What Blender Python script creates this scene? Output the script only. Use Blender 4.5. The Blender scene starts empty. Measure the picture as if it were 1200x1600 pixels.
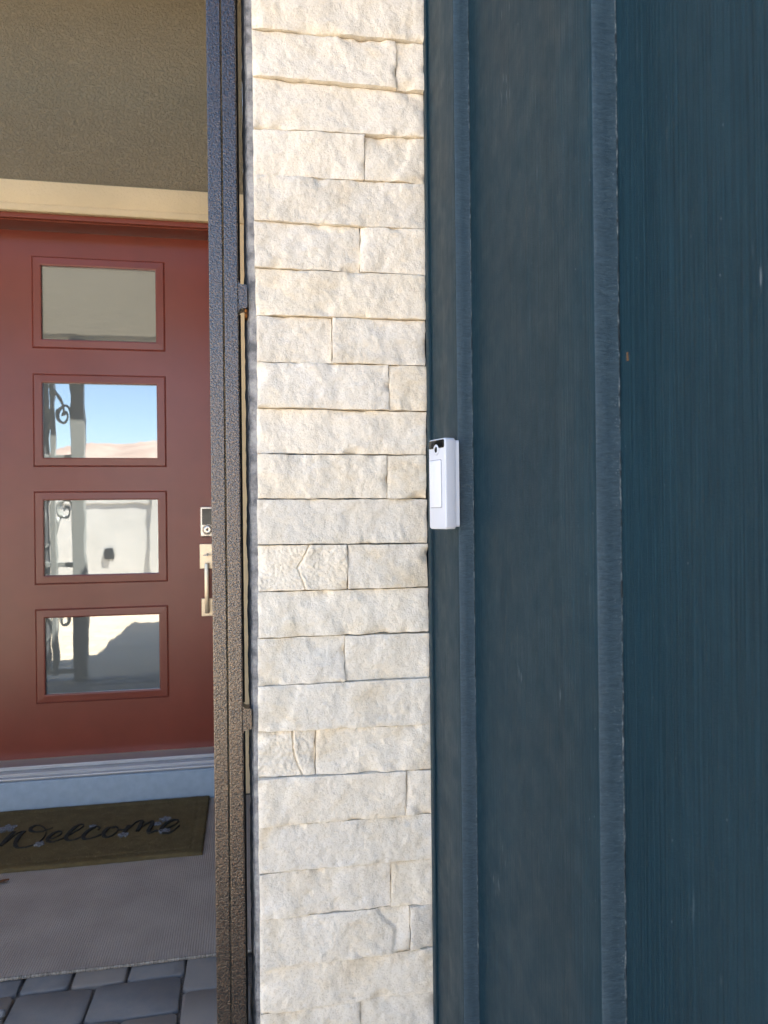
import bpy, bmesh, math, random
from mathutils import Vector, noise, Matrix
random.seed(7)
R = math.radians
S = bpy.context.scene
COL = S.collection

# ------------------------------------------------------------------ camera
PSI, RHO, FPX, H = R(10.5), R(0.63), 1155.0, 1.31
fwd = Vector((math.sin(PSI), math.cos(PSI), 0)); rgt = Vector((math.cos(PSI), -math.sin(PSI), 0)); upv = Vector((0, 0, 1))
cam = bpy.data.cameras.new('camera'); camo = bpy.data.objects.new('camera', cam); COL.objects.link(camo)
cam.sensor_fit = 'VERTICAL'; cam.sensor_height = 36; cam.sensor_width = 27
cam.lens = 36 * FPX / 1600
cam.clip_start = 0.02; cam.clip_end = 20000
c_, s_ = math.cos(RHO), math.sin(RHO)
cr = rgt * c_ - upv * s_
cu = upv * c_ + rgt * s_
M = Matrix((cr, cu, -fwd)).transposed().to_4x4(); M.translation = (0, 0, H)
camo.matrix_world = M
cam.dof.use_dof = True; cam.dof.focus_distance = 1.0; cam.dof.aperture_fstop = 15.0
S.camera = camo

def at(px, py, ax, val):
    """photo pixel -> point where its ray meets the plane ax = val"""
    u = (px - 600) / FPX; v = -(py - 800) / FPX
    d = fwd + cr * u + cu * v
    i = 'xyz'.index(ax); t = (val - (0, 0, H)[i]) / d[i]
    return Vector((0, 0, H)) + d * t

# ------------------------------------------------------------------ sky, sun, exposure
SUN_EL, SUN_AZ = R(63.7), R(59.6)          # azimuth from +Y towards +X
w = bpy.data.worlds.new('World'); S.world = w; w.use_nodes = True
nt = w.node_tree; bg = nt.nodes['Background']
sky = nt.nodes.new('ShaderNodeTexSky'); sky.sky_type = 'NISHITA'; sky.sun_disc = False
sky.sun_elevation = SUN_EL; sky.sun_rotation = SUN_AZ; sky.air_density = 1.0; sky.dust_density = 0.6; sky.altitude = 800
nt.links.new(sky.outputs[0], bg.inputs[0]); bg.inputs[1].default_value = 0.085
sl = bpy.data.lights.new('sun', 'SUN'); sl.energy = 4.8; sl.angle = R(0.5); sl.color = (1, 0.92, 0.82)
so = bpy.data.objects.new('sun', sl); COL.objects.link(so)
sd = Vector((math.sin(SUN_AZ) * math.cos(SUN_EL), math.cos(SUN_AZ) * math.cos(SUN_EL), math.sin(SUN_EL)))
so.rotation_euler = sd.to_track_quat('Z', 'Y').to_euler(); so.location = (3, 3, 8)
S.view_settings.view_transform = 'Standard'; S.view_settings.look = 'None'
S.view_settings.exposure = 2.9; S.view_settings.gamma = 1.0; S.view_settings.use_curve_mapping = False
S.cycles.max_bounces = 10; S.cycles.diffuse_bounces = 6; S.cycles.glossy_bounces = 5

# ------------------------------------------------------------------ material helpers
class NT:
    def __init__(self, name):
        self.m = bpy.data.materials.new(name); self.m.use_nodes = True
        self.t = self.m.node_tree; self.b = self.t.nodes['Principled BSDF']
        self.tc = None
    def n(self, typ, **kw):
        o = self.t.nodes.new('ShaderNode' + typ)
        for k, v in kw.items(): setattr(o, k, v)
        return o
    def l(self, a, b): self.t.links.new(a, b)
    def coord(self, scale=(1, 1, 1), obj=True):
        if self.tc is None: self.tc = self.n('TexCoord')
        mp = self.n('Mapping'); mp.inputs['Scale'].default_value = scale
        self.l(self.tc.outputs['Object' if obj else 'Generated'], mp.inputs[0]); return mp.outputs[0]
    def geo(self, scale=(1, 1, 1)):
        g = self.n('NewGeometry'); mp = self.n('Mapping'); mp.inputs['Scale'].default_value = scale
        self.l(g.outputs['Position'], mp.inputs[0]); return mp.outputs[0]
    def noise(self, vec, scale, detail=4, rough=.55, dist=0):
        o = self.n('TexNoise'); o.inputs['Scale'].default_value = scale; o.inputs['Detail'].default_value = detail
        o.inputs['Roughness'].default_value = rough; o.inputs['Distortion'].default_value = dist
        self.l(vec, o.inputs['Vector']); return o.outputs['Fac']
    def voro(self, vec, scale, feature='F1'):
        o = self.n('TexVoronoi'); o.feature = feature; o.inputs['Scale'].default_value = scale
        self.l(vec, o.inputs['Vector']); return o
    def ramp(self, fac, stops):
        o = self.n('ValToRGB'); e = o.color_ramp.elements
        while len(e) < len(stops): e.new(0.5)
        for x, (p, c) in zip(e, stops):
            x.position = p; x.color = (*c, 1) if len(c) == 3 else c
        self.l(fac, o.inputs[0]); return o.outputs[0]
    def mix(self, fac, a, b, typ='MIX'):
        o = self.n('Mix'); o.data_type = 'RGBA'; o.blend_type = typ
        for sock, val in ((o.inputs[0], fac), (o.inputs[6], a), (o.inputs[7], b)):
            if isinstance(val, (int, float)): sock.default_value = val
            elif isinstance(val, tuple): sock.default_value = (*val, 1)
            else: self.l(val, sock)
        return o.outputs[2]
    def math(self, op, a, b=0.0):
        o = self.n('Math'); o.operation = op
        for sock, val in ((o.inputs[0], a), (o.inputs[1], b)):
            if isinstance(val, (int, float)): sock.default_value = val
            else: self.l(val, sock)
        return o.outputs[0]
    def bump(self, h, strength=.5, dist=.002, prev=None):
        o = self.n('Bump'); o.inputs['Strength'].default_value = strength; o.inputs['Distance'].default_value = dist
        self.l(h, o.inputs['Height'])
        if prev is not None: self.l(prev, o.inputs['Normal'])
        return o.outputs[0]
    def fin(self, col=None, rough=.6, metal=0, spec=.5, normal=None):
        b = self.b
        for nm, v in (('Base Color', col), ('Roughness', rough), ('Metallic', metal), ('Specular IOR Level', spec)):
            if v is None: continue
            if isinstance(v, tuple): b.inputs[nm].default_value = (*v, 1)
            elif isinstance(v, (int, float)): b.inputs[nm].default_value = v
            else: self.l(v, b.inputs[nm])
        if normal is not None: self.l(normal, b.inputs['Normal'])
        return self.m

MAT = {}
def mats():
    # split-face limestone
    k = NT('limestone'); g = k.geo(); oi = k.n('ObjectInfo')
    off = k.n('VectorMath'); off.operation = 'ADD'; k.l(g, off.inputs[0])
    sc = k.n('VectorMath'); sc.operation = 'SCALE'; sc.inputs[3].default_value = 13.0
    cmb = k.n('CombineXYZ'); k.l(oi.outputs['Random'], cmb.inputs[0]); k.l(oi.outputs['Random'], cmb.inputs[2])
    k.l(cmb.outputs[0], sc.inputs[0]); k.l(sc.outputs[0], off.inputs[1]); v = off.outputs[0]
    big = k.noise(v, 14, 5, .6, .6); med = k.noise(v, 60, 5, .65, .3); fine = k.noise(v, 420, 3, .6)
    c = k.ramp(big, [(.30, (.87, .82, .735)), (.55, (.85, .79, .685)), (.78, (.78, .67, .50))])
    och = k.ramp(med, [(.56, (0, 0, 0)), (.80, (.22, .22, .22))])
    c = k.mix(och, c, (.66, .52, .34))
    tint = k.ramp(oi.outputs['Random'], [(0, (.93, .92, .90)), (.5, (1, .985, .96)), (1, (.98, .945, .88))])
    c = k.mix(1.0, c, tint, 'MULTIPLY')
    spk = k.voro(v, 55); dots = k.ramp(spk.outputs['Distance'], [(0.03, (1, 1, 1)), (.07, (0, 0, 0))])
    msk = k.ramp(k.noise(v, 9, 2), [(.6, (0, 0, 0)), (.66, (.7, .7, .7))])
    c = k.mix(k.mix(1.0, dots, msk, 'MULTIPLY'), c, (.30, .24, .17))
    gr = k.noise(v, 1100, 2, .5)
    c = k.mix(1.0, c, k.ramp(k.noise(v, 330, 3, .7), [(.34, (.84, .82, .78)), (.48, (1, 1, 1))]), 'MULTIPLY')
    nrm = k.bump(fine, .7, .0012); nrm = k.bump(k.noise(v, 250, 4, .7), .4, .0018, nrm); nrm = k.bump(gr, .3, .0004, nrm)
    MAT['stone'] = k.fin(c, .88, 0, .25, nrm)
    # mortar
    k = NT('mortar'); g = k.geo(); a = k.noise(g, 120, 5, .7)
    c = k.ramp(k.noise(g, 45, 5, .7), [(.35, (.15, .155, .165)), (.62, (.42, .42, .42))])
    MAT['mortar'] = k.fin(c, .95, 0, .1, k.bump(a, .9, .004))
    k = NT('shaded_backing'); g = k.geo()
    MAT['backing'] = k.fin(k.ramp(k.noise(g, 60), [(.3, (.05, .06, .07)), (.7, (.11, .12, .13))]), .95, 0, .1, k.bump(k.noise(g, 200), .6, .003))
    # siding paint : vertical grain
    def paint(name, grainscale, strength, base=(.0080, .0275, .0410), spk=True, rough=.42):
        k = NT(name); g = k.geo(grainscale); p = k.geo()
        gn = k.noise(g, 1, 5, .6, .15); bl = k.noise(p, 3.0, 3, .5)
        c = k.ramp(bl, [(.25, tuple(x * .88 for x in base)), (.75, tuple(x * 1.14 for x in base))])
        st = k.geo((230, 230, 22)); sn = k.noise(st, 1, 2, .5)
        msk = k.noise(p, 14, 3, .6)
        f = k.math('MULTIPLY', k.ramp(sn, [(.70, (0, 0, 0)), (.78, (1, 1, 1))]), k.ramp(msk, [(.52, (0, 0, 0)), (.68, (1, 1, 1))]))
        f = k.math('MULTIPLY', f, .8)
        c = k.mix(f, c, (.13, .17, .20))
        gl_ = k.ramp(k.noise(k.geo((620, 620, 10)), 1, 5, .7), [(.36, (.72, .72, .72)), (.66, (1.28, 1.28, 1.28))]); c = k.mix(1.0, c, gl_, 'MULTIPLY')
        sp_ = k.n('SeparateXYZ'); k.l(p, sp_.inputs[0]); cb_ = k.n('CombineXYZ'); k.l(sp_.outputs[1], cb_.inputs[0]); k.l(k.math('MULTIPLY', sp_.outputs[2], .55), cb_.inputs[1])
        vd = k.voro(cb_.outputs[0], 34); vd.voronoi_dimensions = '2D'; d = k.ramp(vd.outputs['Distance'], [(.009, (1, 1, 1)), (.017, (0, 0, 0))])
        v3 = k.n('CombineXYZ'); k.l(sp_.outputs[1], v3.inputs[0]); k.l(k.math('MULTIPLY', sp_.outputs[2], .16), v3.inputs[1])
        vs_ = k.voro(v3.outputs[0], 130); vs_.voronoi_dimensions = '2D'; d2 = k.ramp(vs_.outputs['Distance'], [(.08, (1, 1, 1)), (.13, (0, 0, 0))])
        clus = k.ramp(k.noise(p, 7.5, 2, .5), [(.66, (0, 0, 0)), (.70, (1, 1, 1))])
        c = k.mix(k.math('MULTIPLY', k.math('MULTIPLY', d2, clus), .45), c, (.26, .30, .33))
        c = k.mix(k.math('MULTIPLY', k.math('MULTIPLY', d, k.ramp(k.noise(p, 26, 2), [(.48, (0, 0, 0)), (.62, (1, 1, 1))])), .6), c, (.26, .30, .32))
        r = k.ramp(k.noise(p, 40, 3), [(.3, (rough - .06,) * 3), (.7, (rough + .1,) * 3)])
        nrm = k.bump(gn, strength, .0016); nrm = k.bump(k.noise(k.geo((1100, 1100, 16)), 1, 3, .6), .45, .0006, nrm); nrm = k.bump(k.noise(p, 600, 3, .7), .35, .0007, nrm)
        nrm = k.bump(k.noise(k.geo((14, 14, .25)), 1, 2), .22, .010, nrm)
        return k.fin(c, r, 0, .16, nrm)
    MAT['paint'] = paint('blue_siding_paint', (420, 420, 4), .8)
    MAT['batten'] = paint('blue_batten_paint', (460, 460, 5), .7)
    # sawn edge; sky light on this side is put into its lighter blue
    k = NT('skylit_sawn_edge'); p = k.geo(); g = k.geo((130, 130, 620))
    a = k.noise(g, 1, 4, .7, 1.0); f2 = k.noise(k.geo((500, 500, 700)), 1, 3, .7)
    c = k.ramp(a, [(.35, (.012, .034, .053)), (.70, (.042, .078, .106))])
    fl = k.ramp(f2, [(.62, (0, 0, 0)), (.72, (1, 1, 1))])
    # worn paint flecks gather where the batten meets the panel (object x = distance from face)
    oc = k.coord(); sx = k.n('SeparateXYZ'); k.l(oc, sx.inputs[0])
    near = k.ramp(k.math('MULTIPLY', sx.outputs[0], 50.0), [(.55, (.12, .12, .12)), (.95, (1, 1, 1))])
    c = k.mix(k.math('MULTIPLY', k.math('MULTIPLY', fl, near), .75), c, (.30, .34, .36))
    nrm = k.bump(a, .6, .0010); nrm = k.bump(f2, .35, .0005, nrm)
    MAT['sawn'] = k.fin(c, .55, 0, .5, nrm)
    k = NT('old_caulk'); p = k.geo((300, 300, 160))
    a = k.noise(p, 1, 3, .7)
    c = k.ramp(a, [(.40, (.010, .016, .020)), (.5, (.035, .052, .066)), (.66, (.15, .18, .19))])
    MAT['caulk'] = k.fin(c, .7, 0, .3, k.bump(a, .8, .002))
    # hammered bronze powder coat
    k = NT('hammered_bronze'); p = k.geo()
    vo = k.noise(p, 400, 2, .5, .8); v2 = k.noise(p, 800, 2, .5, .6)
    c = k.ramp(vo, [(.38, (.012, .0065, .0035)), (.62, (.075, .038, .018))])
    nrm = k.bump(vo, .75, .0009); nrm = k.bump(v2, .3, .0004, nrm)
    k.b.inputs['Coat Weight'].default_value = 1.0; k.b.inputs['Coat IOR'].default_value = 1.85; k.b.inputs['Coat Roughness'].default_value = .12
    k.l(nrm, k.b.inputs['Coat Normal'])
    MAT['bronze'] = k.fin(c, .3, .8, .5, nrm)
    k = NT('scroll_steel'); MAT['steel'] = k.fin((.52, .55, .53), .5, .3, .5, k.bump(k.noise(k.geo(), 300), .5, .002))
    k = NT('black_gap'); MAT['black'] = k.fin((.012, .011, .010), .8, 0, .2)
    k = NT('rust'); p = k.geo(); MAT['rust'] = k.fin(k.ramp(k.noise(p, 260, 4), [(.35, (.03, .018, .01)), (.6, (.28, .11, .03))]), .95, 0, .1)
    # stucco
    def stucco(name, base, s=.8, d=.006):
        k = NT(name); p = k.geo(); a = k.noise(p, 85, 4, .55, .5); b = k.noise(p, 260, 3, .6)
        c = k.ramp(k.noise(p, 2.2, 4), [(.3, tuple(x * .92 for x in base)), (.7, tuple(x * 1.07 for x in base))])
        blob = k.ramp(a, [(.42, (0, 0, 0)), (.60, (1, 1, 1))])
        nrm = k.bump(blob, s, d); nrm = k.bump(b, .4, .002, nrm)
        return k.fin(c, .92, 0, .15, nrm)
    MAT['stucco'] = stucco('olive_stucco', (.29, .245, .165))
    MAT['trim'] = stucco('cream_trim', (.80, .65, .41), .35, .003)
    MAT['header'] = stucco('tan_header', (.34, .30, .225), .4, .003)
    MAT['ceiling'] = stucco('cream_soffit', (.52, .46, .36), .5, .004)
    # door paint
    k = NT('dark_red_door_paint'); p = k.geo(); a = k.noise(p, 5, 4)
    c = k.ramp(a, [(.3, (.19, .036, .020)), (.7, (.22, .042, .024))])
    nrm = k.bump(k.noise(k.geo((60, 60, 260)), 1, 3), .05, .001); nrm = k.bump(k.noise(p, 5, 2), .1, .01, nrm)
    MAT['door'] = k.fin(c, .30, 0, .55, nrm)
    k = NT('red_frame_paint'); g = k.geo((18, 300, 300))
    MAT['frame'] = k.fin(k.ramp(k.noise(g, 1, 4), [(.3, (.19, .036, .016)), (.7, (.25, .052, .025))]), .5, 0, .45, k.bump(k.noise(g, 1, 4), .35, .002))
    # coated glass
    k = NT('coated_glass'); p = k.geo()
    nrm = k.bump(k.noise(k.geo((9, 9, 3.5)), 1, 2), .03, .01)
    gl = k.n('BsdfGlossy'); gl.inputs['Roughness'].default_value = .012; gl.inputs['Color'].default_value = (.93, .98, 1, 1); k.l(nrm, gl.inputs['Normal'])
    k.fin((.12, .14, .14), .4, 0, .2)
    mx = k.n('MixShader'); mx.inputs[0].default_value = .25
    k.l(k.b.outputs[0], mx.inputs[1]); k.l(gl.outputs[0], mx.inputs[2])
    k.l(mx.outputs[0], k.t.nodes['Material Output'].inputs[0]); MAT['glass'] = k.m
    k = NT('champagne_nickel'); g = k.geo((40, 40, 900))
    MAT['nickel'] = k.fin((.66, .56, .42), .33, .85, .5, k.bump(k.noise(g, 1, 2), .1, .0005))
    k = NT('silver_nickel'); MAT['silver'] = k.fin((.62, .58, .52), .28, .85, .5, k.bump(k.noise(k.geo(), 400), .05, .0005))
    k = NT('black_glass'); MAT['blackglass'] = k.fin((.006, .007, .008), .07, 0, .6, k.bump(k.noise(k.geo(), 30), .02, .001))
    k = NT('sill_metal'); g = k.geo((6, 400, 400))
    MAT['sill'] = k.fin(k.ramp(k.noise(g, 1, 3), [(.3, (.40, .42, .44)), (.7, (.55, .57, .60))]), .38, .6, .5, k.bump(k.noise(g, 1, 3), .15, .001))
    k = NT('skylit_concrete'); p = k.geo(); a = k.noise(p, 30, 6, .6)
    MAT['step'] = k.fin(k.ramp(a, [(.3, (.33, .43, .54)), (.7, (.39, .50, .62))]), .75, 0, .3, k.bump(k.noise(p, 150, 4), .25, .002))  # blue of the sky light put into the grey of the step
    # coir
    k = NT('brown_coir'); p = k.geo(); a = k.noise(p, 420, 3, .7)
    c = k.ramp(k.noise(p, 16, 4), [(.3, (.15, .118, .060)), (.7, (.22, .172, .086))])
    c = k.mix(k.ramp(a, [(.35, (.5, .5, .5)), (.65, (0, 0, 0))]), c, (.075, .058, .030))
    MAT['coir'] = k.fin(c, .95, 0, .1, k.bump(a, .9, .006))
    k = NT('coir_fibre'); oi = k.n('NewGeometry')
    MAT['fibre'] = k.fin(k.ramp(oi.outputs['Random Per Island'], [(0, (.14, .11, .056)), (.8, (.27, .21, .105)), (1, (.45, .36, .2))]), .9, 0, .15)
    k = NT('black_print'); p = k.geo(); MAT['print'] = k.fin(k.ramp(k.noise(p, 300, 3), [(.35, (.018, .021, .024)), (.7, (.065, .062, .052))]), .95, 0, .1, k.bump(k.noise(p, 420), .8, .004))
    k = NT('pale_print'); p = k.geo(); MAT['flower'] = k.fin(k.ramp(k.noise(p, 250, 3), [(.40, (.10, .11, .12)), (.62, (.30, .33, .39))]), .95, 0, .1, k.bump(k.noise(p, 420), .8, .004))
    # woven rug
    k = NT('woven_rug'); p = k.geo()
    wv = k.n('TexWave'); wv.wave_type = 'BANDS'; wv.bands_direction = 'X'; wv.inputs['Scale'].default_value = 42; wv.inputs['Distortion'].default_value = 1.5
    wv.inputs['Detail'].default_value = 2; wv.inputs['Detail Scale'].default_value = 2; k.l(p, wv.inputs['Vector'])
    wy = k.n('TexWave'); wy.wave_type = 'BANDS'; wy.bands_direction = 'Y'; wy.inputs['Scale'].default_value = 60; wy.inputs['Distortion'].default_value = 2.0; k.l(p, wy.inputs['Vector'])
    h = k.math('MULTIPLY', wv.outputs['Fac'], wy.outputs['Fac'])
    c = k.ramp(k.noise(p, 7, 5), [(.3, (.42, .37, .33)), (.7, (.54, .485, .44))])
    c = k.mix(k.ramp(h, [(.0, (.55, .55, .55)), (.5, (0, 0, 0))]), c, (.27, .24, .215))
    lint = k.voro(p, 42); c = k.mix(k.ramp(lint.outputs['Distance'], [(.03, (.6, .6, .6)), (.06, (0, 0, 0))]), c, (.35, .34, .33))
    MAT['rug'] = k.fin(c, .95, 0, .1, k.bump(h, .8, .004))
    k = NT('rug_binding'); p = k.geo((260, 40, 40)); MAT['binding'] = k.fin(k.ramp(k.noise(p, 1, 2), [(.35, (.17, .155, .135)), (.65, (.42, .39, .34))]), .95, 0, .1, k.bump(k.noise(p, 1, 2), .8, .004))
    # pavers
    k = NT('concrete_paver'); oi = k.n('ObjectInfo'); p = k.geo()
    c = k.ramp(oi.outputs['Random'], [(0, (.15, .17, .195)), (.35, (.215, .208, .20)), (.7, (.24, .222, .205)), (1, (.185, .19, .195))])
    c = k.mix(k.ramp(k.noise(p, 22, 5, .65), [(.35, (0, 0, 0)), (.75, (.5, .5, .5))]), c, (.26, .24, .22))
    sp = k.voro(p, 160); c = k.mix(k.ramp(sp.outputs['Distance'], [(.08, (.5, .5, .5)), (.16, (0, 0, 0))]), c, (.26, .25, .24))
    MAT['paver'] = k.fin(c, .85, 0, .25, k.bump(k.noise(p, 260, 4, .7), .45, .0025))
    k = NT('joint_sand'); p = k.geo(); MAT['sand'] = k.fin(k.ramp(k.noise(p, 200), [(.3, (.10, .09, .08)), (.7, (.20, .18, .16))]), .95, 0, .1, k.bump(k.noise(p, 500), .8, .004))
    # driveway : pale pavers, seen in the door glass
    k = NT('driveway_pavers'); p = k.geo()
    br = k.n('TexBrick'); br.inputs['Scale'].default_value = 1; br.inputs['Brick Width'].default_value = .3; br.inputs['Row Height'].default_value = .2
    br.inputs['Mortar Size'].default_value = .006; br.inputs['Color1'].default_value = (.46, .39, .29, 1); br.inputs['Color2'].default_value = (.56, .48, .36, 1); br.inputs['Mortar'].default_value = (.28, .24, .19, 1)
    k.l(p, br.inputs['Vector'])
    c = k.mix(k.ramp(k.noise(p, 1.5, 5), [(.3, (0, 0, 0)), (.7, (.5, .5, .5))]), br.outputs['Color'], (.60, .51, .39))
    MAT['drive'] = k.fin(c, .9, 0, .2, k.bump(br.outputs['Fac'], -.4, .01))
    k = NT('desert_ground'); p = k.geo(); MAT['desert'] = k.fin(k.ramp(k.noise(p, .3, 8), [(.3, (.30, .24, .18)), (.7, (.42, .35, .27))]), .95, 0, .1, k.bump(k.noise(p, 8, 6), .6, .05))
    k = NT('mountain_rock'); p = k.geo(); MAT['mountain'] = k.fin(k.ramp(k.noise(p, .01, 8), [(.3, (.30, .22, .18)), (.7, (.44, .35, .29))]), .95, 0, .1)
    k = NT('white_vinyl'); p = k.geo(); MAT['vinyl'] = k.fin(k.ramp(k.noise(p, 3, 4), [(.3, (.66, .65, .61)), (.7, (.76, .75, .71))]), .5, 0, .4, k.bump(k.noise(p, 2, 2), .15, .02))
    k = NT('dark_latch'); MAT['latch'] = k.fin((.03, .03, .03), .5, .3, .4, k.bump(k.noise(k.geo(), 300), .3, .001))
    k = NT('shrub_leaf'); g = k.n('NewGeometry'); MAT['leaf'] = k.fin(k.ramp(g.outputs['Random Per Island'], [(0, (.035, .06, .02)), (1, (.09, .13, .045))]), .7, 0, .3)
    k = NT('bell_plastic'); p = k.geo(); MAT['white'] = k.fin((.55, .58, .645), .38, 0, .45, k.bump(k.noise(p, 900, 2), .06, .0004))
    k = NT('bell_grey'); MAT['bellgrey'] = k.fin((.20, .215, .26), .5, 0, .3)
    k = NT('bell_button'); MAT['button'] = k.fin((.64, .67, .74), .33, 0, .45, k.bump(k.noise(k.geo(), 900, 2), .05, .0003))
    k = NT('roof_tile'); p = k.geo(); MAT['roof'] = k.fin(k.ramp(k.noise(p, 6, 4), [(.3, (.16, .11, .08)), (.7, (.24, .17, .12))]), .9, 0, .2, k.bump(k.noise(p, 30), .5, .02))
    k = NT('bare_chip'); MAT['chip'] = k.fin(k.ramp(k.noise(k.geo(), 500, 2), [(.35, (.12, .07, .04)), (.65, (.22, .12, .06))]), .9, 0, .2)
    k = NT('dry_leaf'); MAT['dryleaf'] = k.fin(k.ramp(k.noise(k.geo(), 120, 4), [(.3, (.12, .05, .025)), (.7, (.26, .13, .06))]), .8, 0, .2)
mats()

# ------------------------------------------------------------------ mesh helpers
def link(name, bm, mat, parent=None, smooth=False, auto=None, wn=False):
    me = bpy.data.meshes.new(name); bm.normal_update(); bm.to_mesh(me); bm.free()
    for m in (mat if isinstance(mat, list) else [mat]): me.materials.append(MAT[m])
    if smooth:
        for p in me.polygons: p.use_smooth = True
        if auto: me.set_sharp_from_angle(angle=R(auto))
    o = bpy.data.objects.new(name, me); COL.objects.link(o)
    if wn: md = o.modifiers.new('wn', 'WEIGHTED_NORMAL'); md.keep_sharp = True; md.weight = 100
    if parent is not None: o.parent = parent
    return o
def thing(name, label, cat, loc=(0, 0, 0), group=None):
    o = bpy.data.objects.new(name, None); o.empty_display_size = .05; COL.objects.link(o); o.location = loc
    tag(o, label, cat, group); return o
def tag(o, label, cat, group=None):
    o['label'] = label; o['category'] = cat
    if group: o['group'] = group
    return o
def struct(o, label=None):
    o['kind'] = 'structure'
    if label: o['label'] = label
    return o
def box(bm, x0, x1, y0, y1, z0, z1, bev=0, seg=2, mi=0):
    vs = [bm.verts.new((x, y, z)) for x in (x0, x1) for y in (y0, y1) for z in (z0, z1)]
    fs = [bm.faces.new([vs[i] for i in q]) for q in ((0, 1, 3, 2), (4, 6, 7, 5), (0, 4, 5, 1), (2, 3, 7, 6), (0, 2, 6, 4), (1, 5, 7, 3))]
    for f in fs: f.material_index = mi
    bmesh.ops.recalc_face_normals(bm, faces=fs)
    if bev:
        es = list({e for f in fs for e in f.edges})
        bmesh.ops.bevel(bm, geom=es, offset=bev, segments=seg, affect='EDGES', profile=.5)
    return fs
def bobj(name, dims, mat, parent=None, bev=0, seg=2):
    bm = bmesh.new(); box(bm, *dims, bev=bev, seg=seg)
    return link(name, bm, mat, parent, smooth=bool(bev), auto=60 if bev else None, wn=bool(bev))
def tube(bm, pts, rad, seg=10, cap=True):
    rings = []; n = len(pts); pts = [Vector(p) for p in pts]; nv = None
    for i, p in enumerate(pts):
        t = (pts[min(i + 1, n - 1)] - pts[max(i - 1, 0)]).normalized()
        if nv is None: nv = t.orthogonal().normalized()
        nv = (nv - t * nv.dot(t)).normalized(); b = t.cross(nv)
        r = rad(i) if callable(rad) else rad
        rings.append([bm.verts.new(p + (nv * math.cos(a) + b * math.sin(a)) * r) for a in [2 * math.pi * j / seg for j in range(seg)]])
    for a, b in zip(rings, rings[1:]):
        for j in range(seg): bm.faces.new((a[j], a[(j + 1) % seg], b[(j + 1) % seg], b[j]))
    if cap: bm.faces.new(rings[0][::-1]); bm.faces.new(rings[-1])
def lathe(bm, prof, org, ax, seg=32):
    """profile [(r, h)] revolved about axis ax through org"""
    ax = Vector(ax).normalized(); u = ax.orthogonal().normalized(); v = ax.cross(u); org = Vector(org); rings = []
    for r, h in prof:
        rings.append([bm.verts.new(org + ax * h + (u * math.cos(a) + v * math.sin(a)) * max(r, 1e-5)) for a in [2 * math.pi * j / seg for j in range(seg)]])
    for a, b in zip(rings, rings[1:]):
        for j in range(seg): bm.faces.new((a[j], a[(j + 1) % seg], b[(j + 1) % seg], b[j]))
    bm.faces.new(rings[-1]); bm.faces.new(rings[0][::-1])

# ================================================================== GROUND
bm = bmesh.new(); box(bm, -9000, 9000, -9000, 9000, -.5, -.06)
struct(link('ground', bm, 'desert'))
bm = bmesh.new(); box(bm, -8, 6, -14, 1.0, -.10, -.004)
struct(link('driveway', bm, 'drive'))
bm = bmesh.new(); box(bm, -2.6, .2, 1.0, 3.56, -.10, -.013)
floor = struct(link('entry_floor', bm, 'sand'))

def paver(x0, x1, y0, y1):
    g = .0022; j = lambda: random.uniform(-.0030, .0030)
    bm = bmesh.new()
    q = [(x0 + g + j(), y0 + g + j()), (x1 - g + j(), y0 + g + j()), (x1 - g + j(), y1 - g + j()), (x0 + g + j(), y1 - g + j())]
    ring = []
    for i in range(4):
        a, b = Vector(q[i]), Vector(q[(i + 1) % 4])
        nrm = Vector((-(b - a).y, (b - a).x)).normalized()
        for t in (.07, .36, .64, .93):
            ring.append(a.lerp(b, t) + nrm * random.uniform(-.0012, .0022))
    cen = sum(ring, Vector((0, 0))) / len(ring); dz = random.uniform(-.0025, .001)
    lv = []
    for ins, z in ((0, -.03), (0, -.006), (.0018, -.0022), (.005, 0)):
        lv.append([bm.verts.new((*(p + (cen - p).normalized() * ins), z + dz)) for p in ring])
    n = len(ring)
    for a, b in zip(lv, lv[1:]):
        for i in range(n): bm.faces.new((a[i], a[(i + 1) % n], b[(i + 1) % n], b[i]))
    bm.faces.new(lv[-1])
    link('paver', bm, 'paver', floor, True, 50)
def prow(y0, y1, xs):
    for a, b in zip(xs, xs[1:]): paver(a, b, y0, y1)
prow(2.175, 2.335, [-1.95, -1.72, -1.50, -1.27, -1.06, -.84, -.635, -.50, -.347, -.19])
prow(2.020, 2.175, [-1.95, -1.70, -1.46, -1.24, -1.03, -.83, -.635, -.43, -.19])
prow(2.100, 2.335, [-.19, -.02]); prow(1.945, 2.10, [-.19, .0])
y = 2.02; k = 0
for hgt in (.15, .20, .15, .20, .15, .17):
    xs = [-1.95]
    while xs[-1] < -.45: xs.append(xs[-1] + random.choice((.15, .20, .24)))
    xs.append(-.19); prow(y - hgt, y, xs)
    y -= hgt
y = 1.945
for hgt in (.2, .15, .2, .15, .2):
    paver(-.19, .0, max(y - hgt, 1.01), y); y -= hgt

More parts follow.
